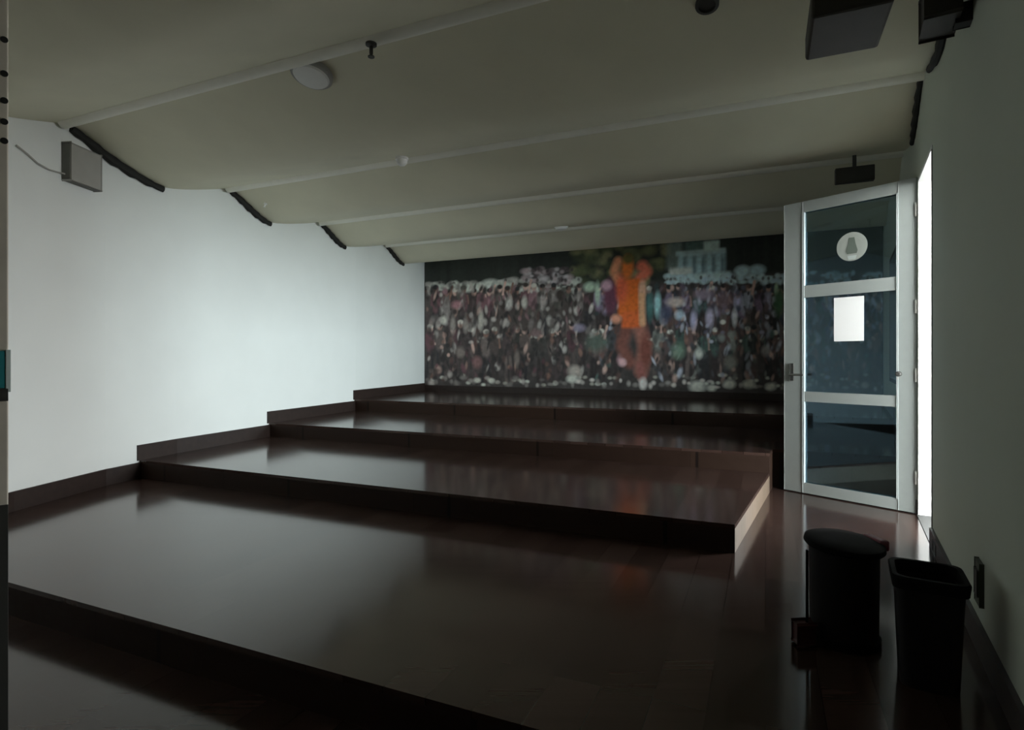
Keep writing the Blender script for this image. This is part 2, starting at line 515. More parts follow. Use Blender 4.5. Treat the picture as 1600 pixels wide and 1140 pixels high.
def ell(px, py, rx, ry, col, soft=0.35, alpha=1.0, rot=0.0):
    s, h = to_mural(px, py); s2, _ = to_mural(px + rx, py); _, h2 = to_mural(px, py - ry)
    a, b = abs(s2 - s), abs(h2 - h)
    u, v = S - s, H - h
    if rot:
        cr, sr = math.cos(rot), math.sin(rot); u, v = u * cr - v * sr, u * sr + v * cr
    m_ = max(a, b) * (1 + soft) * 1.05
    i0, i1 = np.searchsorted(S[0], (s - m_, s + m_)); j0, j1 = np.searchsorted(H[:, 0], (h - m_, h + m_))
    if i1 <= i0 or j1 <= j0: return
    u, v = u[j0:j1, i0:i1], v[j0:j1, i0:i1]
    d = np.sqrt((u / a) ** 2 + (v / b) ** 2)
    k = (np.clip((1 + soft - d) / (2 * soft), 0, 1) * alpha)[..., None]
    img[j0:j1, i0:i1] = img[j0:j1, i0:i1] * (1 - k) + np.asarray(col) * k
def rect(x0, y0, x1, y1, col, soft=2.0, alpha=1.0):
    s0, h0 = to_mural((x0 + x1) / 2, (y0 + y1) / 2)
    sa, _ = to_mural(x0, y0); sb, _ = to_mural(x1, y0)
    _, ha = to_mural((x0 + x1) / 2, y0); _, hb = to_mural((x0 + x1) / 2, y1)
    e = soft * 0.011
    mk = np.clip((S - sa) / e + 0.5, 0, 1) * np.clip((sb - S) / e + 0.5, 0, 1) * np.clip((ha - H) / e + 0.5, 0, 1) * np.clip((H - hb) / e + 0.5, 0, 1)
    blend(mk * alpha, col)
def line(pts, w, col, soft=0.5, alpha=1.0):
    q = [to_mural(*p) for p in pts]
    wm = w * 0.011
    d = np.full(S.shape, 9.0)
    for (s0, h0), (s1, h1) in zip(q[:-1], q[1:]):
        vx, vy = s1 - s0, h1 - h0; L2 = vx * vx + vy * vy + 1e-9
        t = np.clip(((S - s0) * vx + (H - h0) * vy) / L2, 0, 1)
        d = np.minimum(d, np.hypot(S - s0 - t * vx, H - h0 - t * vy))
    blend(np.clip((wm * (1 + soft) - d) / (2 * soft * wm), 0, 1) * alpha, col)

def paint_mural():
    global img
    n1, n2 = smooth_noise(60, 20, 1), smooth_noise(160, 60, 2)
    img[:] = C(40, 36, 35)
    img *= (0.7 + 0.6 * n1[..., None])
    # dark trees at the top
    dark = C(20, 23, 20)
    for x in range(655, 1420, 8):
        ytop = 330; yb = 446 - (x - 660) * 0.02
        if x > 1040: yb = 428 - (x - 1040) * 0.01
        rect(x - 6, ytop, x + 6, yb, dark * (0.8 + 0.5 * rng.random()), 6)
    # olive foliage behind the player
    for _ in range(70):
        x, y = rng.uniform(895, 1045), rng.uniform(372, 440)
        c = [C(72, 74, 48), C(52, 56, 36), C(88, 86, 62), C(36, 42, 28)][rng.integers(4)]
        ell(x, y, rng.uniform(4, 11), rng.uniform(4, 9), c, 0.6, 0.7)
    # pale building with columns and a small cupola
    rect(1058, 394, 1134, 438, C(92, 108, 112), 5)
    rect(1042, 376, 1066, 420, C(82, 92, 88), 7, 0.7)
    rect(1070, 376, 1100, 392, C(52, 66, 62), 5)
    for x in (1063, 1078, 1092, 1108, 1122):
        rect(x - 3, 396, x + 4, 432, C(128, 148, 150), 3, 0.8)
        rect(x + 5, 402, x + 9, 430, C(66, 82, 88), 3, 0.8)
    rect(1056, 390, 1134, 398, C(118, 132, 132), 3, 0.8)
    rect(1100, 376, 1124, 392, C(150, 164, 158), 4)
    rect(1046, 418, 1082, 430, C(138, 142, 138), 5)
    rect(1084, 426, 1142, 438, C(142, 158, 156), 5)
    # bright row of caps and raised arms behind the crowd
    def fringe(x0, x1, y0, y1, cols, n, a=0.85):
        for _ in range(n):
            x, y = rng.uniform(x0, x1), rng.uniform(y0, y1)
            ell(x, y, rng.uniform(3, 7), rng.uniform(2, 4.5), cols[rng.integers(len(cols))], 0.5, a)
            if rng.random() < 0.4: ell(x + rng.uniform(-6, 6), y + rng.uniform(-3, 5), 2.2, 3, C(34, 30, 30), 0.4, 0.8)
    wh = [C(128, 130, 124), C(112, 110, 106), C(140, 138, 134), C(92, 90, 86)]
    fringe(664, 760, 442, 453, wh[:2] + wh[3:], 60)
    rect(712, 444, 756, 456, C(134, 136, 130), 5)
    ell(766, 446, 14, 9, C(150, 152, 146), 0.4)
    ell(750 + 36, 444, 10, 6, C(118, 118, 112), 0.4)
    fringe(780, 905, 436, 456, wh, 75)
    fringe(820, 890, 418, 442, [C(84, 78, 80), C(110, 98, 100), C(56, 48, 50), C(128, 122, 124)], 60)
    fringe(1040, 1225, 430, 442, [C(140, 156, 158), C(116, 128, 134), C(162, 176, 178)], 80)
    ell(1160, 424, 12, 9, C(172, 192, 196), 0.35); ell(1183, 422, 12, 8, C(150, 170, 174), 0.4)
    fringe(1225, 1400, 425, 445, [C(130, 146, 152), C(92, 108, 116), C(160, 176, 182)], 50)
    # rows of standing people
    left_t = [C(60, 54, 52), C(78, 72, 70), C(44, 36, 36), C(96, 90, 88), C(72, 50, 54), C(52, 50, 46), C(38, 30, 30), C(88, 66, 70)]
    right_t = [C(74, 66, 78), C(58, 58, 70), C(96, 92, 106), C(84, 70, 84), C(44, 48, 58), C(110, 112, 120), C(62, 50, 52), C(40, 50, 50)]
    skin = [C(92, 68, 60), C(120, 96, 88), C(64, 46, 42), C(140, 116, 108)]
    hair = [C(22, 18, 18), C(34, 28, 26), C(20, 22, 24)]
    def person(x, yh, sc, tops, legs, leg_on=True):
        jit = lambda a: rng.uniform(-a, a)
        top = tops[rng.integers(len(tops))] * rng.uniform(0.7, 1.25)
        lg = legs[rng.integers(len(legs))] * rng.uniform(0.7, 1.2)
        sk = skin[rng.integers(4)] * rng.uniform(0.7, 1.0)
        if leg_on:
            for dx in (-3.2, 3.2):
                line([(x + dx * sc, yh + 44 * sc), (x + dx * sc * 1.2 + jit(3), yh + 84 * sc)], 2.6 * sc, lg)
                ell(x + dx * sc * 1.3, yh + 86 * sc, 3.4 * sc, 2.4 * sc, [C(150, 150, 142), C(110, 106, 98), C(66, 62, 60)][rng.integers(3)], 0.5, 0.8)
        line([(x - 6 * sc, yh + 15 * sc), (x - 7 * sc, yh + 30 * sc + jit(3))], 2.0 * sc, top * 0.9)
        line([(x + 6 * sc, yh + 15 * sc), (x + 8 * sc, yh + 30 * sc + jit(5))], 2.0 * sc, sk if rng.random() < 0.5 else top * 1.1)
        ell(x, yh + 26 * sc, 7 * sc, 18 * sc, top, 0.25)
        if rng.random() < 0.45:
            rect(x - 3 * sc, yh + 16 * sc, x + 1 * sc, yh + 38 * sc, top * 1.8 + 0.02, 3, 0.6)
        if rng.random() < 0.25:
            line([(x + 5 * sc, yh + 14 * sc), (x + 9 * sc, yh - 6 * sc)], 2.0 * sc, sk)
        ell(x, yh + 5 * sc, 4.2 * sc, 5.5 * sc, sk, 0.3)
        ell(x, yh + 1.6 * sc, 4.6 * sc, 3.8 * sc, hair[rng.integers(3)] if rng.random() < 0.75 else C(130, 126, 120), 0.3)
    darkleg = [C(34, 28, 28), C(48, 40, 40), C(28, 26, 28), C(60, 52, 50)]
    for x in np.arange(668, 1420, 14):
        if 955 < x < 1015: continue
        person(x + rng.uniform(-4, 4), 448 + rng.uniform(-5, 6), 0.95, left_t if x < 930 else right_t, darkleg)
    # the darker front part of the crowd
    low_t = [C(42, 34, 34), C(54, 46, 44), C(34, 28, 28), C(66, 58, 56), C(58, 38, 42), C(38, 36, 34)]
    low_r = [C(42, 42, 44), C(54, 54, 58), C(32, 34, 34), C(80, 80, 76), C(46, 58, 54), C(60, 46, 44)]
    for x in np.arange(672, 1420, 17):
        if 965 < x < 1022: continue
        person(x + rng.uniform(-5, 5), 508 + rng.uniform(-8, 10), 0.98, low_t if x < 930 else low_r, darkleg)
    # seated dark figures seen from behind
    for x, y in ((790, 500), (818, 498), (878, 484)):
        ell(x, y, 22, 17, C(46, 40, 38), 0.25); ell(x - 2, y - 24, 7, 9, C(34, 28, 26), 0.3)
    # small vertical flecks: arms, sleeves, bags, gaps between people
    for _ in range(1500):
        x, y = rng.uniform(666, 1420), rng.uniform(446, 592)
        if 962 < x < 1016 and rng.random() < 0.8: continue
        up = y < 520
        t = rng.random()
        if up: pal = left_t if x < 930 else right_t
        else: pal = low_t if x < 930 else low_r
        c = pal[rng.integers(len(pal))] * rng.uniform(0.5, 1.3)
        if t < 0.33: c = C(24, 21, 22)
        elif t < (0.50 if up else 0.40): c = (C(128, 122, 118) if x < 930 else C(140, 140, 150)) * rng.uniform(0.55, 1.1)
        elif t < 0.60: c = skin[rng.integers(4)] * rng.uniform(0.6, 1.0)
        ell(x, y, rng.uniform(1.4, 4.2), rng.uniform(2.5, 8.5), c, 0.45, rng.uniform(0.5, 0.95), rng.uniform(-0.5, 0.5))
    # distinct bright touches
    for x, y, rx, ry, c in ((694, 500, 5, 6, (150, 148, 140)), (714, 476, 8, 6, (112, 80, 84)), (752, 500, 4, 15, (122, 118, 112)), (708, 508, 4, 13, (98, 92, 88)),
                            (728, 508, 4, 11, (96, 90, 86)), (796, 474, 5, 9, (124, 122, 118)), (820, 472, 4, 9, (128, 126, 120)), (850, 470, 5, 8, (112, 104, 102)),
                            (922, 448, 9, 7, (140, 156, 138)), (934, 458, 4, 16, (118, 132, 118)), (905, 512, 9, 6, (92, 86, 100)), (1062, 492, 7, 7, (164, 178, 190)),
                            (1056, 472, 13, 7, (136, 124, 118)), (1084, 500, 5, 14, (120, 116, 134)), (1109, 496, 6, 13, (142, 134, 150)), (1148, 496, 4, 13, (150, 148, 148)),
                            (1130, 470, 13, 14, (72, 56, 58)), (1028, 476, 5, 18, (122, 158, 158)), (1016, 478, 5, 22, (44, 72, 70)), (1213, 452, 3, 9, (126, 142, 118)),
                            (1216, 472, 8, 20, (40, 68, 44)), (1092, 552, 6, 8, (130, 130, 124)), (1060, 548, 10, 12, (70, 84, 72)), (1196, 548, 6, 8, (98, 92, 90)),
                            (1142, 566, 9, 10, (86, 84, 78)), (1128, 528, 5, 6, (92, 94, 92)), (1040, 490, 10, 12, (40, 44, 60)), (1100, 460, 14, 8, (94, 82, 92)),
                            (720, 550, 6, 8, (84, 76, 72)), (808, 560, 4, 12, (80, 72, 68)), (746, 566, 7, 9, (84, 60, 60)), (932, 535, 16, 13, (52, 60, 54)),
                            (838, 520, 8, 6, (82, 66, 66)), (972, 562, 7, 9, (112, 84, 88)), (898, 580, 10, 9, (116, 108, 102))):
        ell(x, y, rx, ry, C(*c), 0.45, 0.85)
    # pale shoes and court edge along the foot
    for x in np.arange(672, 1420, 11):
        b = 0.8 if x < 900 else 1.15
        ell(x + rng.uniform(-4, 4), 594 + rng.uniform(-5, 6) + (x - 672) * 0.012, rng.uniform(2, 5.5), rng.uniform(2, 4.5), C(*(np.array((112, 106, 102)) * b * rng.uniform(0.6, 1.25))), 0.5, 0.85)
    for x, y, r in ((746, 594, 5), (768, 594, 5), (894, 592, 8), (1090, 604, 12), (1112, 606, 7), (1140, 600, 9), (1170, 600, 9), (1204, 604, 8)):
        ell(x, y, r, r * 0.7, C(152, 150, 142), 0.45, 0.9)
    # companion in plum behind the player
    ell(955, 462, 11, 28, C(64, 34, 46), 0.3); ell(948, 446, 8, 8, C(122, 96, 106), 0.4)
    # leaping player in orange
    leg = C(112, 62, 52)
    line([(980, 510), (972, 540), (984, 566)], 8.5, C(74, 44, 38)); line([(998, 505), (1008, 540), (1002, 580)], 9, C(98, 62, 54))
    ell(1009, 548, 9, 26, C(66, 32, 26), 0.4, 0.8); line([(1000, 570), (1004, 592)], 5, C(92, 54, 50))
    ell(1005, 599, 6, 9, C(168, 160, 156), 0.4)
    ell(973, 566, 6, 6, C(136, 108, 110), 0.4, 0.8)
    line([(968, 440), (960, 424), (966, 408)], 6, C(148, 96, 70)); line([(1000, 436), (1010, 424), (1004, 416)], 7.5, C(164, 84, 64))
    rect(966, 436, 1001, 494, C(232, 112, 40), 5)
    ell(972, 450, 9, 22, C(196, 84, 60), 0.5, 0.8)
    rect(972, 486, 1001, 512, C(182, 84, 40), 5)
    ell(963, 498, 8, 7, C(196, 134, 110), 0.4); ell(1004, 452, 6, 14, C(182, 140, 116), 0.4)
    line([(1003, 462), (1004, 505)], 4.5, C(176, 132, 100))
    ell(981, 418, 9, 18, C(134, 68, 22), 0.35); ell(982, 404, 9, 8, C(62, 56, 24), 0.4)
    # grain of the print
    n3 = smooth_noise(220, 70, 5)
    img *= (0.86 + 0.24 * n2[..., None]) * (0.9 + 0.2 * n3[..., None])
    img = np.clip(img, 0.002, 0.9)
paint_mural()
dirb = Vector((1, -BK, 0)).normalized(); nb = Vector((-BK, -1, 0)).normalized()
P0 = Vector((BL[0], BL[1], 0))
co = np.zeros((NZ * NX, 3)); s_ = S.ravel(); h_ = H.ravel()
for a in range(2): co[:, a] = P0[a] + dirb[a] * s_ + nb[a] * 0.012
co[:, 2] = h_
idx = np.arange(NZ * NX).reshape(NZ, NX)
quads = np.stack([idx[:-1, :-1], idx[:-1, 1:], idx[1:, 1:], idx[1:, :-1]], -1).reshape(-1, 4)
# thin board behind the print so the mural has an edge
nback = 4
bs = [(0.02, MZ0), (ML - 0.01, MZ0), (ML - 0.01, MZ1), (0.02, MZ1)]
me = bpy.data.meshes.new('crowd_mural')
me.from_pydata(co.tolist(), [], quads.tolist()); me.update()
ca = me.color_attributes.new('print', 'FLOAT_COLOR', 'POINT')
ca.data.foreach_set('color', np.concatenate([img.reshape(-1, 3), np.ones((NZ * NX, 1))], 1).ravel().astype(np.float32))
me.materials.append(M_mural)
mural = link(bpy.data.objects.new('wall_mural', me))
tag(mural, 'large photo mural of a crowd around a leaping player in orange on the back wall', 'mural')
bb = MB(); c0 = P0 + dirb * (ML / 2) + nb * 0.005 + UP * ((MZ0 + MZ1) / 2)
bb.box(c0, dirb, nb, UP, ML / 2 - 0.005, 0.0045, (MZ1 - MZ0) / 2)
bb.build('backing_board', M_darkgrey, mural)

# ------------------------------------------------------------------ glass door, open into the room
DA = V(2.736, 3.878, 0); DB = V(2.186, 4.597, 0)
DW = (DB - DA).length
dd = (DB - DA).normalized(); dn = Vector((-dd.y, dd.x, 0))
if dn.dot(-DA) < 0: dn = -dn                    # towards the camera
F0 = -(EYE - LV[1]) + 0.012; F1 = 1.213
door = empty('door_1', (DA.x, DA.y, LV[1]), 'white framed glass door standing open beside the bright doorway', 'door', kind='structure')
def dbox(t0, t1, h0, h1, th, name, mat, off=0.0, bev=0.004, parent=door):
    c = DA + dd * ((t0 + t1) / 2 * DW) + UP * ((h0 + h1) / 2) + dn * off
    return MB().box(c, dd, dn, UP, abs(t1 - t0) * DW / 2, th / 2, (h1 - h0) / 2, bev).build(name, mat, parent)
dbox(0.004, 0.122, F0, F1, 0.045, 'stile', M_alu)
dbox(0.842, 1.0, F0, F1, 0.045, 'stile', M_alu)
R = [(1.135, F1), (0.475, 0.56), (-0.328, -0.258), (F0, -0.962)]
for nm, (a, b) in zip(('top_rail', 'middle_rail', 'middle_rail', 'bottom_rail'), R):
    dbox(0.122, 0.842, a, b, 0.043, nm, M_alu)
for a, b in ((0.56, 1.135), (-0.258, 0.475), (-0.962, -0.328)):
    dbox(0.120, 0.844, a - 0.004, b + 0.004, 0.006, 'glass_pane', M_glass, bev=0)
# glazing beads, lighter line beside the left stile
dbox(0.829, 0.842, -0.962, 1.135, 0.03, 'glazing_bead', M_bead, 0.012, 0.002)
dbox(0.122, 0.132, -0.962, 1.135, 0.03, 'glazing_bead', M_bead, 0.012, 0.002)
# lever handle and lock
hb = dbox(0.915, 0.945, -0.17, -0.04, 0.012, 'handle', M_darkgrey, 0.028, 0.003)
c = DA + dd * (0.93 * DW) + UP * (-0.125) + dn * 0.035
MB().tube([c, c + dn * 0.035, c + dn * 0.04 - dd * 0.02, c + dn * 0.04 - dd * 0.11], 0.009, 10).build('lever', M_steel, hb, smooth=True)
for h in (1.0, 0.35, -0.11, -0.8):
    c = DA + dd * 0.004 + dn * 0.024 + UP * h
    MB().tube([c - UP * 0.045, c + UP * 0.045], 0.011, 10).build('hinge', M_grey, door, smooth=True)
c = DA + dd * (0.118 * DW) + dn * 0.028 + UP * (-0.105)
MB().lathe(c, dn, [(0, -0.01), (0.018, -0.01), (0.018, 0.012), (0.012, 0.018), (0, 0.018)], 16).build('latch_knob', M_darkgrey, door, smooth=True)

def on_leaf(px, py, off=0.0):
    dx = (px - CX) / F
    o_ = DA + dn * off
    # intersect ray (dx,1) t with the leaf line
    t = (o_.x * dd.y - o_.y * dd.x) / (dx * dd.y - dd.x)
    return V(dx * t, t, (HY - py) / F * t)
# round emblem on the upper pane
ce = on_leaf(1331, 385, 0.0045)
em = MB(); rr = 0.105
em.lathe(ce, dn, [(0, 0), (rr, 0), (rr, 0.0012), (rr * 0.66, 0.0012), (rr * 0.6, 0.0008), (0, 0.0008)], 40)
emb = em.build('emblem', M_emblem)
tag(emb, 'round pale emblem with a dark figure on the upper door glass', 'emblem')
def ept(u, v): return ce + dd * (-u) + UP * v + dn * 0.0022
fg = MB()
fg.poly([ept(*p) for p in ((-0.018, 0.066), (0.018, 0.066), (0.026, 0.02), (0.040, -0.03), (0.034, -0.052), (-0.034, -0.052), (-0.040, -0.03), (-0.026, 0.02))])
fg.build('emblem_figure', M_emblem_dark, emb)
fg = MB(); fg.poly([ept(*p) for p in ((-0.030, -0.066), (0.034, -0.066), (0.026, -0.094), (-0.022, -0.094))]); fg.build('emblem_scroll', M_emblem_pale, emb)
# sheet of paper
pa, pb = on_leaf(1303, 494, 0.005), on_leaf(1350, 494, 0.005)
ph0, ph1 = 0.128, 0.452
pm = MB()
cpp = (pa + pb) / 2; cpp.z = EYE + (ph0 + ph1) / 2
_u = dd * ((pb - pa).length / 2); _v = UP * ((ph1 - ph0) / 2)
pm.poly([cpp - _u - _v, cpp + _u - _v, cpp + _u + _v, cpp - _u + _v])
po = pm.build('paper_notice', M_paper)
tag(po, 'blank white sheet of paper stuck on the middle door glass', 'paper')

# door frame lining in the opening
fr = empty('trim_1', (right_x(HINGE_Y), HINGE_Y, LV[1]), kind='structure')
def lining(y, sgn, mat):
    p = Vector((right_x(y), y, 0)) + RN * (T / 2)
    return MB().box((p.x + RD.x * sgn * 0.012, p.y + RD.y * sgn * 0.012, (LV[1] + DOOR_TOP) / 2), RN, RD, UP, T / 2 + 0.004, 0.012, (DOOR_TOP - LV[1]) / 2, 0.002).build('jamb', mat, fr)
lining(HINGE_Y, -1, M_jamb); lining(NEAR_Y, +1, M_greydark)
p = Vector((right_x((HINGE_Y + NEAR_Y) / 2), (HINGE_Y + NEAR_Y) / 2, DOOR_TOP - 0.012)) + RN * (T / 2)
MB().box(p, RN, RD, UP, T / 2 + 0.004, (HINGE_Y - NEAR_Y) / 2 / RD.y, 0.012).build('head', M_jamb, fr)
p = Vector((right_x((HINGE_Y + NEAR_Y) / 2), (HINGE_Y + NEAR_Y) / 2, LV[1] - 0.004)) + RN * (T / 2 + 0.01)
MB().box(p, RN, RD, UP, T / 2 + 0.02, (HINGE_Y - NEAR_Y) / 2 / RD.y, 0.010).build('threshold', M_darkgrey, fr)

# ------------------------------------------------------------------ outside ground
pc = Vector((right_x(3.5), 3.5, 0)) + RN * (T + 6.05)
o = MB().box((pc.x, pc.y, LV[1] - 0.06), RN, RD, UP, 6.0, 9.0, 0.05).build('exterior_ground', M_ground); o['kind'] = 'structure'

# unseen fin added outside to block daylight grazing the open door
fd = Vector((math.cos(FIN_A), math.sin(FIN_A), 0)); fo = Vector((fd.y, -fd.x, 0))
fp = Vector((right_x(NEAR_Y), NEAR_Y, 0)) + RN * T + fd * (FIN / 2) + fo * 0.08
o = MB().box((fp.x, fp.y, (LV[1] + WALL_TOP) / 2), fd, fo, UP, FIN / 2, 0.08, (WALL_TOP - LV[1]) / 2).build('added_shade_fin', M_ground); o['kind'] = 'structure'

# ------------------------------------------------------------------ grey box on the left wall
def left_tangent(y):
    a, b = Vector((left_x(y - 0.1), y - 0.1, 0)), Vector((left_x(y + 0.1), y + 0.1, 0))
    return (b - a).normalized()
yb0 = 4.49
td = left_tangent(yb0); tn = Vector((td.y, -td.x, 0))
bc = V(left_x(yb0), yb0, 1.488) + tn * 0.036
box = MB().box(bc, td, tn, UP, 0.145, 0.032, 0.140, 0.010).build('mounted_box', M_grey)
tag(box, 'grey box mounted high on the white wall under the ceiling', 'wall box')
MB().box(bc - td * 0.147, td, tn, UP, 0.005, 0.027, 0.132, 0.003).build('end_shade', M_greydark, box)  # darker grey on the near end imitates its shaded side
MB().box(bc - UP * 0.141, td, tn, UP, 0.135, 0.027, 0.005, 0.002).build('bottom_plate', M_greydark, box)
cps = [V(left_x(y) + 0.012, y, h) for y, h in ((3.97, 1.47), (4.05, 1.44), (4.13, 1.40), (4.22, 1.385), (4.3, 1.39))]
cps.append(bc - td * 0.155 - UP * 0.10)
MB().tube(cps, 0.006, 8).build('cable', M_grey, box, smooth=True)

# ------------------------------------------------------------------ ceiling fixtures
def ceiling_thing(px, py, drop=0.0):
    p = on_ceiling(px, py); n = ceil_normal(p)
    if drop: n = Vector((0, 0, -1)); p = p + n * drop        # hung below an added ridge strip
    return p, n
p, n = ceiling_thing(488, 112)
e = empty('ceiling_lamp', p, 'flat round disc lamp on the ceiling bulge above the grey wall box', 'ceiling lamp')
MB().lathe(p, n, [(0, -0.01), (0.125, -0.01), (0.125, 0.03), (0.118, 0.036), (0, 0.036)], 40).build('housing', M_grey, e, smooth=True)
MB().lathe(p, n, [(0, 0.034), (0.11, 0.034), (0.10, 0.046), (0, 0.050)], 40).build('diffuser', M_white, e, smooth=True)

def sprinkler(px, py, label, dark=True, k=1.0, drop=0.0):
    p, n = ceiling_thing(px, py, drop)
    e = empty('sprinkler_head', p, label, 'sprinkler', 'ceiling sprinkler heads')
    MB().lathe(p, n, [(0, -0.005), (0.03 * k, -0.005), (0.03 * k, 0.006), (0.012 * k, 0.012), (0, 0.012)], 20).build('rosette', M_darkgrey if dark else M_white, e, smooth=True)
    MB().lathe(p, n, [(0, 0.01), (0.010 * k, 0.01), (0.010 * k, 0.05 * k), (0.006 * k, 0.06 * k), (0.018 * k, 0.065 * k), (0.018 * k, 0.07 * k), (0, 0.07 * k)], 16).build('deflector', M_darkgrey if dark else M_white, e, smooth=True)
sprinkler(580, 54, 'small dark sprinkler head on the nearest ceiling ridge', True, 1.0, 0.052)
sprinkler(415, 318, 'tiny pale sprinkler by the second black seal strip on the white wall', False, 0.6)

def detector(px, py, r, label, dome=0.6, drop=0.0):
    p, n = ceiling_thing(px, py, drop)
    e = empty('smoke_detector', p, label, 'smoke detector', 'white smoke detectors')
    MB().lathe(p, n, [(0, -0.005), (r, -0.005), (r, 0.012), (0, 0.012)], 28).build('base', M_white, e, smooth=True)
    MB().lathe(p, n, [(r * 0.86, 0.010), (r * 0.8, r * dome * 0.7), (r * 0.5, r * dome), (0, r * dome * 1.1)], 28).build('cover', M_white, e, smooth=True)
detector(628, 236, 0.05, 'small white domed detector on the second ceiling ridge', 1.1, 0.056)
detector(877, 354, 0.085, 'flat pale detector on the ceiling just before the mural', 0.45)
p, n = ceiling_thing(1105, 3)
e = empty('ceiling_downlight', p, 'dark round ceiling fitting near the square ceiling unit', 'downlight')
MB().lathe(p, n, [(0, -0.005), (0.055, -0.005), (0.055, 0.018), (0.04, 0.022), (0.04, 0.01), (0, 0.01)], 28).build('ring', M_darkgrey, e, smooth=True)

# dark square unit hanging from the ceiling near the right wall
p = on_ceiling(1322, 52); n = ceil_normal(p)
yu = 2.2
cu = V((1322 - CX) / F * yu, yu, 1.29)
e = empty('ceiling_unit', cu, 'dark square unit hung from the ceiling near the right wall', 'ceiling unit')
MB().box(cu, Vector((math.cos(A_STEP), math.sin(A_STEP), 0)), Vector((-math.sin(A_STEP), math.cos(A_STEP), 0)), UP, 0.13, 0.17, 0.05, 0.012).build('casing', M_unit, e)
MB().tube([cu + UP * 0.05, V(cu.x, cu.y, ceil_h(cu.y + K * cu.x) + 0.02)], 0.025, 12).build('mount', M_darkgrey, e)

# dark speaker in the top right corner, on the right wall
ys = 2.22
cs = Vector((right_x(ys), ys, EYE + 1.39)) - RN * 0.10
e = empty('corner_speaker', cs, 'dark box speaker on a bracket high on the right wall', 'speaker')
MB().box(cs, RD, RN, UP, 0.10, 0.05, 0.08, 0.01).build('cabinet', M_unit, e)
MB().box(cs + RN * 0.072 - UP * 0.06, RD, RN, UP, 0.03, 0.024, 0.035, 0.003).build('bracket', M_black, e)

# dark emergency light box hung above the door
ye = 4.72
ce2 = V((1335 - CX) / F * ye, ye, 1.505)
e = empty('emergency_light', ce2, 'small dark box light hung from the ceiling above the glass door', 'emergency light')
MB().box(ce2, Vector((math.cos(A_STEP), math.sin(A_STEP), 0)), Vector((-math.sin(A_STEP), math.cos(A_STEP), 0)), UP, 0.14, 0.03, 0.062, 0.006).build('housing', M_darkgrey, e)
MB().tube([ce2 + UP * 0.05, V(ce2.x, ce2.y, ceil_h(ce2.y + K * ce2.x) + 0.01)], 0.015, 10).build('stem', M_darkgrey, e)

# ------------------------------------------------------------------ bins in the right foreground, on the first platform
LA = LV[1]
pb_ = px_floor(1318, 1022, LA); pb_.y += 0.11; pb_.x = (1318 - CX) / F * pb_.y
e = empty('pedal_bin', pb_, 'round black pedal bin with an overhanging lid, in the foreground by the doorway', 'bin', 'waste bins')
bh = 0.345
MB().lathe(pb_, UP, [(0, 0), (0.108, 0), (0.112, 0.012), (0.116, bh - 0.02), (0.118, bh), (0.108, bh), (0.104, 0.02), (0, 0.02)], 48).build('body', M_binplastic, e, smooth=True)
MB().lathe(pb_, UP, [(0.1185, 0.0), (0.1205, 0.004), (0.1205, 0.028), (0.1165, 0.032)], 48).build('base_ring', M_bin_lid, e, smooth=True)
lid = MB()
ax = Vector((0.04, -0.05, 1)).normalized()
lid.lathe(pb_ + UP * (bh - 0.004), ax, [(0, 0.005), (0.130, 0.005), (0.135, 0.012), (0.132, 0.028), (0.118, 0.034), (0.07, 0.037), (0, 0.038)], 48)
lid.build('lid', M_bin_lid, e, smooth=True)
rt = Vector((1, 0.1, 0)).normalized()
MB().box(pb_ + rt * 0.128 + UP * (bh + 0.012), rt, UP.cross(rt), UP, 0.020, 0.05, 0.020, 0.008).build('hinge_tab', M_red, e)
lf = -rt
rodb = pb_ + lf * 0.155 + Vector((0, -0.02, 0))
MB().tube([rodb + UP * 0.03, rodb + UP * (bh - 0.0)], 0.005, 8).build('lift_rod', M_bin_lid, e, smooth=True)
MB().box(rodb + UP * 0.045 + lf * 0.012, lf, Vector((0, 1, 0)), UP, 0.030, 0.022, 0.035, 0.008).build('pedal', M_pedal, e)

q0 = Vector((0, 1.88, LA)); q0.x = (1449 - CX) / F * q0.y
e = empty('waste_bin', q0, 'square black open bin with a flared rim, against the right wall', 'bin', 'waste bins')
def sq_ring(c, hx, hy, z, rad, n=6):
    pts = []
    for cx_, cy_, a0 in ((1, 1, 0), (-1, 1, 90), (-1, -1, 180), (1, -1, 270)):
        for k in range(n + 1):
            a = math.radians(a0 + 90 * k / n)
            u = cx_ * (hx - rad) + rad * math.cos(a); v = cy_ * (hy - rad) + rad * math.sin(a)
            pts.append(Vector(c) + RD * v + RN * u + UP * z)
    return pts
def loft(rings, name, mat, parent, close_bottom=True, close_top=False):
    m = MB(); vr = [[m.bm.verts.new(p) for p in r] for r in rings]
    for a, b in zip(vr[:-1], vr[1:]):
        for k in range(len(a)):
            l = (k + 1) % len(a); m.bm.faces.new((a[k], a[l], b[l], b[k]))
    if close_bottom: m.bm.faces.new(vr[0][::-1])
    if close_top: m.bm.faces.new(vr[-1])
    return m.build(name, mat, parent, smooth=True)
qh = 0.355
loft([sq_ring(q0, 0.0781, 0.0837, 0, 0.03), sq_ring(q0, 0.0911, 0.0967, qh - 0.03, 0.03), sq_ring(q0, 0.0856, 0.0911, qh - 0.03, 0.03), sq_ring(q0, 0.0744, 0.0800, 0.01, 0.03)], 'body', M_binplastic, e, True, True)
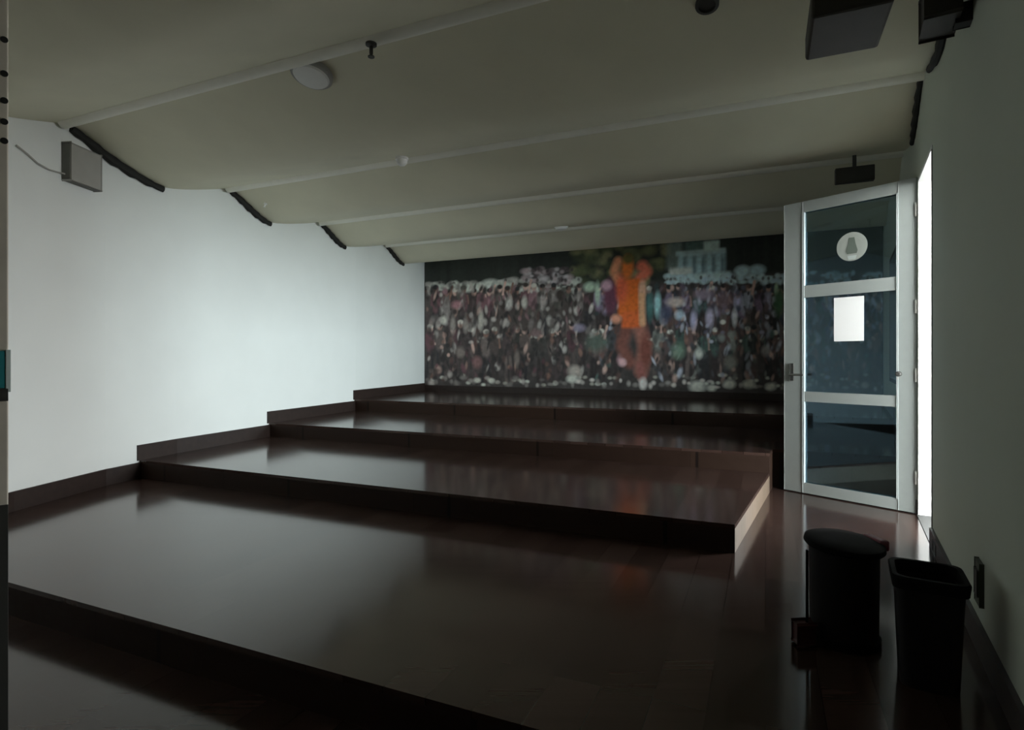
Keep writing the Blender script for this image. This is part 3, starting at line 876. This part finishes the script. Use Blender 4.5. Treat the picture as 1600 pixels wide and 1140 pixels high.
loft([sq_ring(q0, 0.0902, 0.0958, qh - 0.045, 0.03), sq_ring(q0, 0.1004, 0.1060, qh - 0.040, 0.034), sq_ring(q0, 0.1042, 0.1097, qh - 0.006, 0.036), sq_ring(q0, 0.1004, 0.1060, qh, 0.034), sq_ring(q0, 0.0865, 0.0921, qh, 0.03), sq_ring(q0, 0.0846, 0.0902, qh - 0.04, 0.03)], 'rim', M_bin_lid, e, False, False)

# sockets on the right wall
def wall_socket(px, h, hw, hh, label, oval=False):
    dx = (px - CX) / F
    y = 0.485 / (dx - 0.58)
    c = Vector((right_x(y), y, EYE + h)) - RN * 0.006
    e = empty('wall_socket', c, label, 'wall socket', 'wall sockets by the bins')
    MB().box(c, RD, RN, UP, hw, 0.006, hh, 0.003).build('plate', M_socket, e)
    MB().box(c - RN * 0.007, RD, RN, UP, hw * 0.6, 0.003, hh * 0.6, 0.003).build('insert', M_darkgrey, e)
wall_socket(1466, -1.0, 0.10, 0.045, 'dark socket low on the right wall at the edge of the doorway')
wall_socket(1534, -0.80, 0.045, 0.075, 'dark oblong socket low on the right wall beside the square bin')

# ------------------------------------------------------------------ upright post at the left edge of the view
yp = 1.55
pr = V((13 - CX) / F * yp, yp, 0)                # its right, visible edge
post = empty('door_post', (pr.x - 0.05, pr.y + 0.02, 0), 'grey brown upright post with a column of dark holes at the far left edge', 'post')
zt = EYE + 1.70
pe = Vector((1, -(13 - CX) / F, 0)).normalized(); pn = Vector((-pe.y, pe.x, 0))
MB().box(pr - pe * 0.05 + pn * 0.02 + UP * (zt / 2 - EYE), pe, pn, UP, 0.05, 0.02, zt / 2, 0.003).build('upright', M_post, post)
def pface(px, py):
    dx = (px - CX) / F
    t = pr.dot(pn) - 0.0
    dd_ = (pr.x * pn.x + pr.y * pn.y) / (dx * pn.x + pn.y)
    return V(dx * dd_, dd_, (HY - py) / F * dd_)
for yy in (62, 115, 157, 190, 220):
    MB().lathe(pface(6.5, yy), -pn, [(0, 0), (0.0085, 0), (0.0085, 0.0015), (0, 0.0015)], 14).build('screw_hole', M_black, post)
def pbox(x0, x1, y0, y1, name, mat, th):
    a = pface(x0, y0); b = pface(x1, y1)
    c = (a + b) / 2 - pn * (th / 2)
    MB().box(c, pe, pn, UP, abs((b - a).dot(pe)) / 2, th / 2, abs(a.z - b.z) / 2, 0.0008).build(name, mat, post)
pbox(-6, 8, 548, 606, 'teal_strip', M_teal, 0.003)
pbox(9, 17, 546, 612, 'latch_plate', M_pale, 0.004)
pbox(-4, 13, 607, 626, 'latch', M_darkgrey, 0.006)
pbox(-8, 13, 790, 1140, 'kick_plate', M_darkgrey, 0.002)

# ------------------------------------------------------------------ daylight
w = bpy.data.worlds.new('daylight'); scene.world = w; w.use_nodes = True
bg = w.node_tree.nodes['Background']
wt = w.node_tree
tc = wt.nodes.new('ShaderNodeTexCoord'); sx = wt.nodes.new('ShaderNodeSeparateXYZ'); rp = wt.nodes.new('ShaderNodeValToRGB')
wt.links.new(tc.outputs['Generated'], sx.inputs[0]); wt.links.new(sx.outputs['Z'], rp.inputs['Fac'])
rp.color_ramp.elements[0].position = 0.0; rp.color_ramp.elements[0].color = (0.98, 1.0, 0.99, 1)     # bright hazy horizon
rp.color_ramp.elements[1].position = 0.9; rp.color_ramp.elements[1].color = (0.06, 0.065, 0.07, 1)
el = rp.color_ramp.elements.new(0.22); el.color = (0.78, 0.82, 0.82, 1)
el = rp.color_ramp.elements.new(0.42); el.color = (0.16, 0.17, 0.18, 1)
wt.links.new(rp.outputs['Color'], bg.inputs['Color'])
mr = wt.nodes.new('ShaderNodeMapRange')                       # the sky is brighter on one side
mr.inputs['From Min'].default_value = -0.5; mr.inputs['From Max'].default_value = 0.1
mr.inputs['To Min'].default_value = 50.0; mr.inputs['To Max'].default_value = 68.0
wt.links.new(sx.outputs['Y'], mr.inputs['Value']); wt.links.new(mr.outputs['Result'], bg.inputs['Strength'])

def portal(name, y0, y1, z0, z1):
    pl = bpy.data.lights.new(name, 'AREA'); pl.shape = 'RECTANGLE'
    pl.size = (y1 - y0) / RD.y; pl.size_y = z1 - z0
    pl.cycles.is_portal = True
    ob = link(bpy.data.objects.new(name, pl))
    pp = Vector((right_x((y0 + y1) / 2), (y0 + y1) / 2, (z0 + z1) / 2)) + RN * (T + 0.01)
    ob.matrix_world = Matrix.Translation(pp) @ Matrix((UP.cross(RN), UP, RN)).transposed().to_4x4()   # faces into the room
portal('doorway_portal', NEAR_Y, HINGE_Y, LV[1], DOOR_TOP)
portal('window_portal', WY0, WY1, WZ0, WZ1)

# ------------------------------------------------------------------ camera and view
cam = bpy.data.cameras.new('camera'); cam.sensor_width = 36.0; cam.lens = 36.0 * F / 1600.0
cam.shift_y = -10.0 / 1600.0
cam.clip_start = 0.05
co_ = link(bpy.data.objects.new('camera', cam))
co_.location = (0, 0, EYE); co_.rotation_euler = (math.pi / 2, 0, 0)
scene.camera = co_
vs = scene.view_settings
vs.view_transform = 'Standard'; vs.look = 'None'; vs.gamma = 1.0; vs.exposure = 0.0
vs.use_curve_mapping = False
cy = scene.cycles
cy.use_denoising = True
cy.max_bounces = 16; cy.diffuse_bounces = 8; cy.glossy_bounces = 6; cy.transparent_max_bounces = 8
cy.sample_clamp_indirect = 8.0
